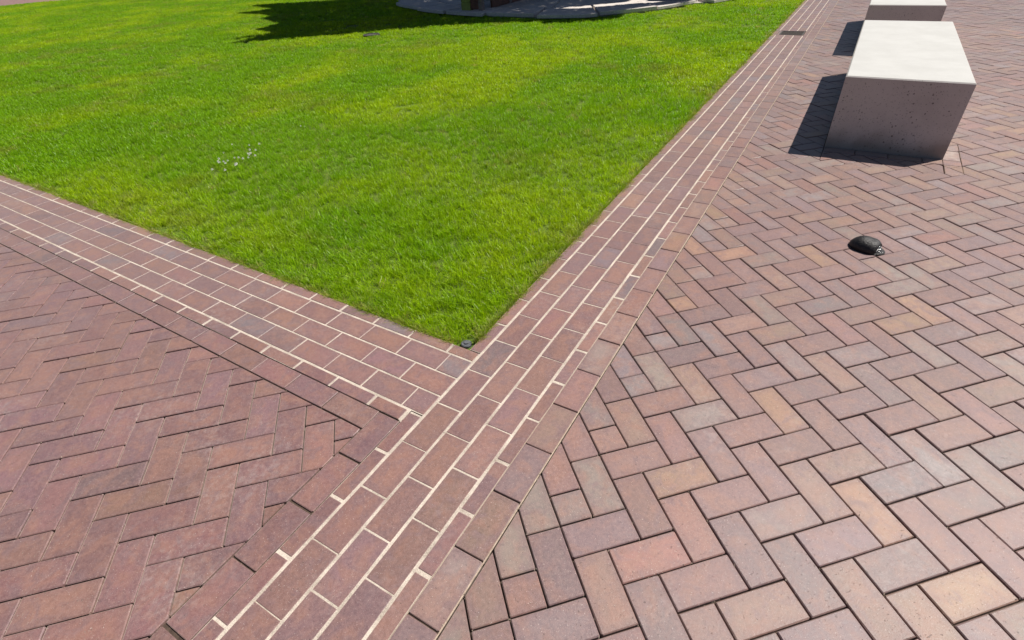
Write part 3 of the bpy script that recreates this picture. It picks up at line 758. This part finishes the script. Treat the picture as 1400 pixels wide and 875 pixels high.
LP = np.c_[Sg + hh[:, None] * sun_xy, hh]
tree_xy = (Sg.mean(0) + 5.4 * sun_xy)
sz = np.where(ed < 0.22, 0.042, 0.10)[:, None]
d1 = rng.normal(size=(len(LP), 3)); d1 /= np.linalg.norm(d1, axis=1)[:, None]
d2 = np.cross(d1, rng.normal(size=(len(LP), 3))); d2 /= np.linalg.norm(d2, axis=1)[:, None]
V = np.stack([LP - d1 * sz, LP + d2 * sz * 0.55, LP + d1 * sz, LP - d2 * sz * 0.55], 1).reshape(-1, 3)
tree = empty('leafy_tree', (tree_xy[0], tree_xy[1], 0)); tag(tree, 'leafy tree behind the terrace, above the frame, that shades the back of the lawn', 'tree')
me = bpy.data.meshes.new('crown'); nq = len(LP)
me.vertices.add(nq * 4); me.vertices.foreach_set('co', (V - np.array([tree_xy[0], tree_xy[1], 0])).astype(np.float32).ravel())
me.loops.add(nq * 4); me.loops.foreach_set('vertex_index', np.arange(nq * 4, dtype=np.int32))
me.polygons.add(nq); me.polygons.foreach_set('loop_start', np.arange(0, nq * 4, 4, dtype=np.int32)); me.polygons.foreach_set('loop_total', np.full(nq, 4, np.int32))
me.update(calc_edges=True); me.materials.append(LEAF)
cr = bpy.data.objects.new('crown', me); COL.objects.link(cr); cr.parent = tree
mb = MB(); mb.tube([(0, 0, -0.05), (0.02, 0.03, 0.6), (0.05, 0.02, 1.8), (0, 0.06, 3.6), (0.05, 0, 5.2)], [0.26, 0.19, 0.16, 0.12, 0.05], 12); mb.build('trunk', BARK, tree, True)
for i in range(9):
    a = i * 2.4; q = LP[rng.integers(len(LP))] - np.array([tree_xy[0], tree_xy[1], 0]); z0 = 2.2 + 0.25 * i
    mb = MB(); mb.tube([(0.02, 0.03, z0), (q[0] * .4, q[1] * .4, z0 + 0.6), tuple(q)], [0.07, 0.045, 0.012], 7); mb.build('limb', BARK, tree, True)

# ------------------------------------------------------------------ grass
def tuft(name, nb, rad, h0, h1, wd, seed):
    r = np.random.default_rng(seed); V, F, C = [], [], []
    for i in range(nb):
        a = r.uniform(0, 2 * math.pi); rr = rad * math.sqrt(r.uniform()); x, y = rr * math.cos(a), rr * math.sin(a)
        h = r.uniform(h0, h1); la = r.uniform(0, 2 * math.pi); lean = h * abs(r.normal(0, 0.55)) + h * 0.15; lx, ly = math.cos(la), math.sin(la)
        ta = la + math.pi / 2 + r.normal(0, 0.5); w_ = wd * r.uniform(0.7, 1.2) / 2; wx, wy = math.cos(ta) * w_, math.sin(ta) * w_
        n = len(V); rnd = r.uniform()
        for t, ww in ((0, 0.8), (0.45, 1.0), (0.8, 0.7)):
            cx, cy, cz = x + lx * lean * t * t, y + ly * lean * t * t, h * (t - 0.22 * t * t * min(1.2, lean / h))
            V += [(cx - wx * ww, cy - wy * ww, cz), (cx + wx * ww, cy + wy * ww, cz)]; C += [(rnd, t, 0, 1)] * 2
        V.append((x + lx * lean, y + ly * lean, h * (1 - 0.22 * min(1.2, lean / h)))); C.append((rnd, 1, 0, 1))
        F += [(n, n + 1, n + 3, n + 2), (n + 2, n + 3, n + 5, n + 4), (n + 4, n + 5, n + 6)]
    me = bpy.data.meshes.new(name); me.from_pydata(V, [], F); me.materials.append(GRASS)
    at = me.attributes.new('blade', 'FLOAT_COLOR', 'POINT'); at.data.foreach_set('color', np.array(C, np.float32).ravel())
    return bpy.data.objects.new(name, me)
near_t = [tuft('tuft', 24, 0.024, 0.024, 0.046, 0.0021, 10 + i) for i in range(5)]
far_t = [tuft('tuft', 46, 0.055, 0.024, 0.044, 0.0033, 30 + i) for i in range(4)]
tufts = near_t + far_t

def vnoise(p, s, seed):
    """smooth value noise on numpy points"""
    r = np.random.default_rng(seed); T = r.uniform(0, 1, (64, 64)); q = p * s; i = np.floor(q).astype(int); f = q - i; f = f * f * (3 - 2 * f)
    g = lambda a, b: T[a % 64, b % 64]
    return (g(i[:, 0], i[:, 1]) * (1 - f[:, 0]) + g(i[:, 0] + 1, i[:, 1]) * f[:, 0]) * (1 - f[:, 1]) + (g(i[:, 0], i[:, 1] + 1) * (1 - f[:, 0]) + g(i[:, 0] + 1, i[:, 1] + 1) * f[:, 0]) * f[:, 1]

def lawn_points(dens, d0, d1, seed):
    r = np.random.default_rng(seed); x0, x1, y0, y1 = -31.0, -0.84, -0.27, 12.5
    R = d1 + 0.1; x0 = max(x0, CAM_POS.x - R); y1 = min(y1, CAM_POS.y + R)
    n = int((x1 - x0) * (y1 - y0) * dens); P = np.c_[r.uniform(x0, x1, n), r.uniform(y0, y1, n)]
    d = np.hypot(P[:, 0] - CAM_POS.x, P[:, 1] - CAM_POS.y); keep = (d >= d0) & (d < d1) & inpoly(P, lawn_poly)
    e = P[:, 0:1] * 0
    v3 = np.c_[P, np.zeros(n)] - np.array(CAM_POS); z = v3 @ np.array(CF); u = 700 + FPX * (v3 @ np.array(CR)) / np.maximum(z, 0.05); w_ = 437 + FPX * (v3 @ np.array(CD)) / np.maximum(z, 0.05)
    keep &= (z > 0.1) & (u > -260) & (u < 1660) & (w_ > -90) & (w_ < 1100)
    ang = np.arctan2(P[:, 1] - TC[1], P[:, 0] - TC[0]); rr = np.hypot(P[:, 0] - TC[0], P[:, 1] - TC[1])
    keep &= rr > np.array([rim_r(a) for a in ang]) - 0.02 if n < 400000 else True
    ed_ = np.minimum(-0.876 - P[:, 0], P[:, 1] - LB(P[:, 0], -0.255)); keep &= ed_ > 0.034 * np.clip(vnoise(P, 7.0, 51) * 2 - 0.75, 0, 1)
    keep &= np.hypot(P[:, 0] - sc_.x, P[:, 1] - sc_.y) > 0.044
    keep &= np.hypot(P[:, 0] + 6.91, P[:, 1] - 5.73) > 0.15
    return P[keep]
sets = [(lawn_points(1500, 0, 3.2, 1), 0), (lawn_points(820, 3.2, 5.5, 2), 0), (lawn_points(420, 5.5, 9.0, 3), 1), (lawn_points(210, 9.0, 34.0, 4), 1)]
PTS, IDX, ROT, SCL, TIN = [], [], [], [], []
for P, kind in sets:
    n = len(P); z = np.full(n, ZS)
    edge = np.minimum(-0.876 - P[:, 0], P[:, 1] - LB(P[:, 0], -0.255))
    PTS.append(np.c_[P, z]); IDX.append(rng.integers(0, 5, n) if kind == 0 else 5 + rng.integers(0, 4, n))
    ROT.append(np.c_[rng.normal(0, 0.10, n), rng.normal(0, 0.10, n), rng.uniform(0, 6.283, n)])
    big = 0.6 * vnoise(P, 0.9, 5) + 0.4 * vnoise(P, 2.7, 6); fine = vnoise(P, 9.0, 8)
    hs = (0.72 + 0.45 * vnoise(P, 1.7, 9) + 0.25 * fine) * np.where(edge < 0.03, 0.8, 1.0)
    SCL.append(np.c_[np.ones(n), np.ones(n), hs] * rng.uniform(0.85, 1.15, n)[:, None])
    g = np.array([0.178, 0.355, 0.003]); yl = np.array([0.345, 0.460, 0.004]); dk = np.array([0.115, 0.265, 0.003]); st = np.array([0.42, 0.36, 0.15])
    k = np.clip((big - 0.38) / 0.34, 0, 1)[:, None]; c = g * (1 - k) + yl * k
    k2 = np.clip((0.42 - fine) * 1.4, 0, 0.6)[:, None]; c = c * (1 - k2) + dk * k2
    c = c * rng.uniform(0.8, 1.25, (n, 1))
    patch = np.clip((vnoise(P, 1.3, 21) * 0.6 + vnoise(P, 5.0, 22) * 0.4 - 0.66) * 4, 0, 0.55)[:, None] * (rng.uniform(size=(n, 1)) < 0.7)
    c = c * (1 - patch) + np.array([0.27, 0.26, 0.06]) * patch
    dry = ((edge < 0.022) & (rng.uniform(size=n) < 0.6)) | ((edge < 0.07) & (rng.uniform(size=n) < 0.10)) | (rng.uniform(size=n) < 0.012)
    c[dry] = st * rng.uniform(0.7, 1.1, (dry.sum(), 1)); TIN.append(np.c_[c, np.ones(n)])
for seg, n in ((0, 1500), (1, 1050)):
    t = rng.uniform(0, 1, n)
    if seg == 0: ex = np.full(n, -0.880) + 0.010 * np.clip(vnoise(np.c_[t * 40, t * 3], 1.0, 78) * 2 - 1, 0, 1) - rng.uniform(0, 0.012, n); ey = -0.24 + 12.5 * t ** 1.7; yaw_out = 0.0
    else: ex = -0.90 - 7.0 * t ** 1.4; ey = LB(ex, -0.250) + rng.uniform(0, 0.012, n); yaw_out = -math.pi / 2
    PTS.append(np.c_[ex, ey, np.full(n, ZS + 0.004)]); IDX.append(rng.integers(0, 5, n)); near_cap = np.hypot(ex - sc_.x, ey - sc_.y) < 0.05; PTS[-1][near_cap, 2] -= 0.2
    lean = rng.uniform(0.25, 1.2, n); ROT.append(np.c_[np.zeros(n), lean, np.zeros(n)] if seg == 0 else np.c_[lean, np.zeros(n), np.zeros(n)])
    q = rng.uniform(0.55, 1.05, n) + 0.6 * np.clip(vnoise(np.c_[ex, ey], 9.0, 77) - 0.45, 0, 1); SCL.append(np.c_[q * 0.8, q * 0.8, q])
    straw = rng.uniform(size=(n, 1)) < 0.45
    c = np.where(straw, np.array([0.46, 0.39, 0.17]), np.array([0.20, 0.30, 0.01])) * rng.uniform(0.7, 1.15, (n, 1)); TIN.append(np.c_[c, np.ones(n)])
PTS, IDX, ROT, SCL, TIN = map(np.concatenate, (PTS, IDX, ROT, SCL, TIN))
me = bpy.data.meshes.new('grass'); me.vertices.add(len(PTS)); me.vertices.foreach_set('co', PTS.astype(np.float32).ravel())
for nm, typ, arr, key in (('pick', 'INT', IDX.astype(np.int32), 'value'), ('rot', 'FLOAT_VECTOR', ROT, 'vector'), ('scl', 'FLOAT_VECTOR', SCL, 'vector'), ('tint', 'FLOAT_COLOR', TIN, 'color')):
    a = me.attributes.new(nm, typ, 'POINT'); a.data.foreach_set(key, (arr if typ == 'INT' else arr.astype(np.float32)).ravel())
me.materials.append(GRASS)
go = bpy.data.objects.new('grass', me); COL.objects.link(go); tag(go, 'short bright green lawn grass', 'grass', kind='stuff')
ng = bpy.data.node_groups.new('grass_scatter', 'GeometryNodeTree')
ng.interface.new_socket('Geometry', in_out='INPUT', socket_type='NodeSocketGeometry'); ng.interface.new_socket('Geometry', in_out='OUTPUT', socket_type='NodeSocketGeometry')
gi = ng.nodes.new('NodeGroupInput'); gout = ng.nodes.new('NodeGroupOutput'); inst = ng.nodes.new('GeometryNodeInstanceOnPoints')
g2i = ng.nodes.new('GeometryNodeGeometryToInstance')
for t in reversed(tufts):
    oi = ng.nodes.new('GeometryNodeObjectInfo'); oi.inputs[0].default_value = t; ng.links.new(oi.outputs['Geometry'], g2i.inputs[0])
ng.links.new(gi.outputs[0], inst.inputs['Points']); ng.links.new(g2i.outputs[0], inst.inputs['Instance'])
inst.inputs['Pick Instance'].default_value = True
for nm, dt, sock in (('pick', 'INT', 'Instance Index'), ('rot', 'FLOAT_VECTOR', 'Rotation'), ('scl', 'FLOAT_VECTOR', 'Scale')):
    na = ng.nodes.new('GeometryNodeInputNamedAttribute'); na.data_type = dt; na.inputs[0].default_value = nm; ng.links.new(na.outputs[0], inst.inputs[sock])
ng.links.new(inst.outputs[0], gout.inputs[0])
md = go.modifiers.new('scatter', 'NODES'); md.node_group = ng
print('grass tufts', len(PTS), 'leaves', nq)
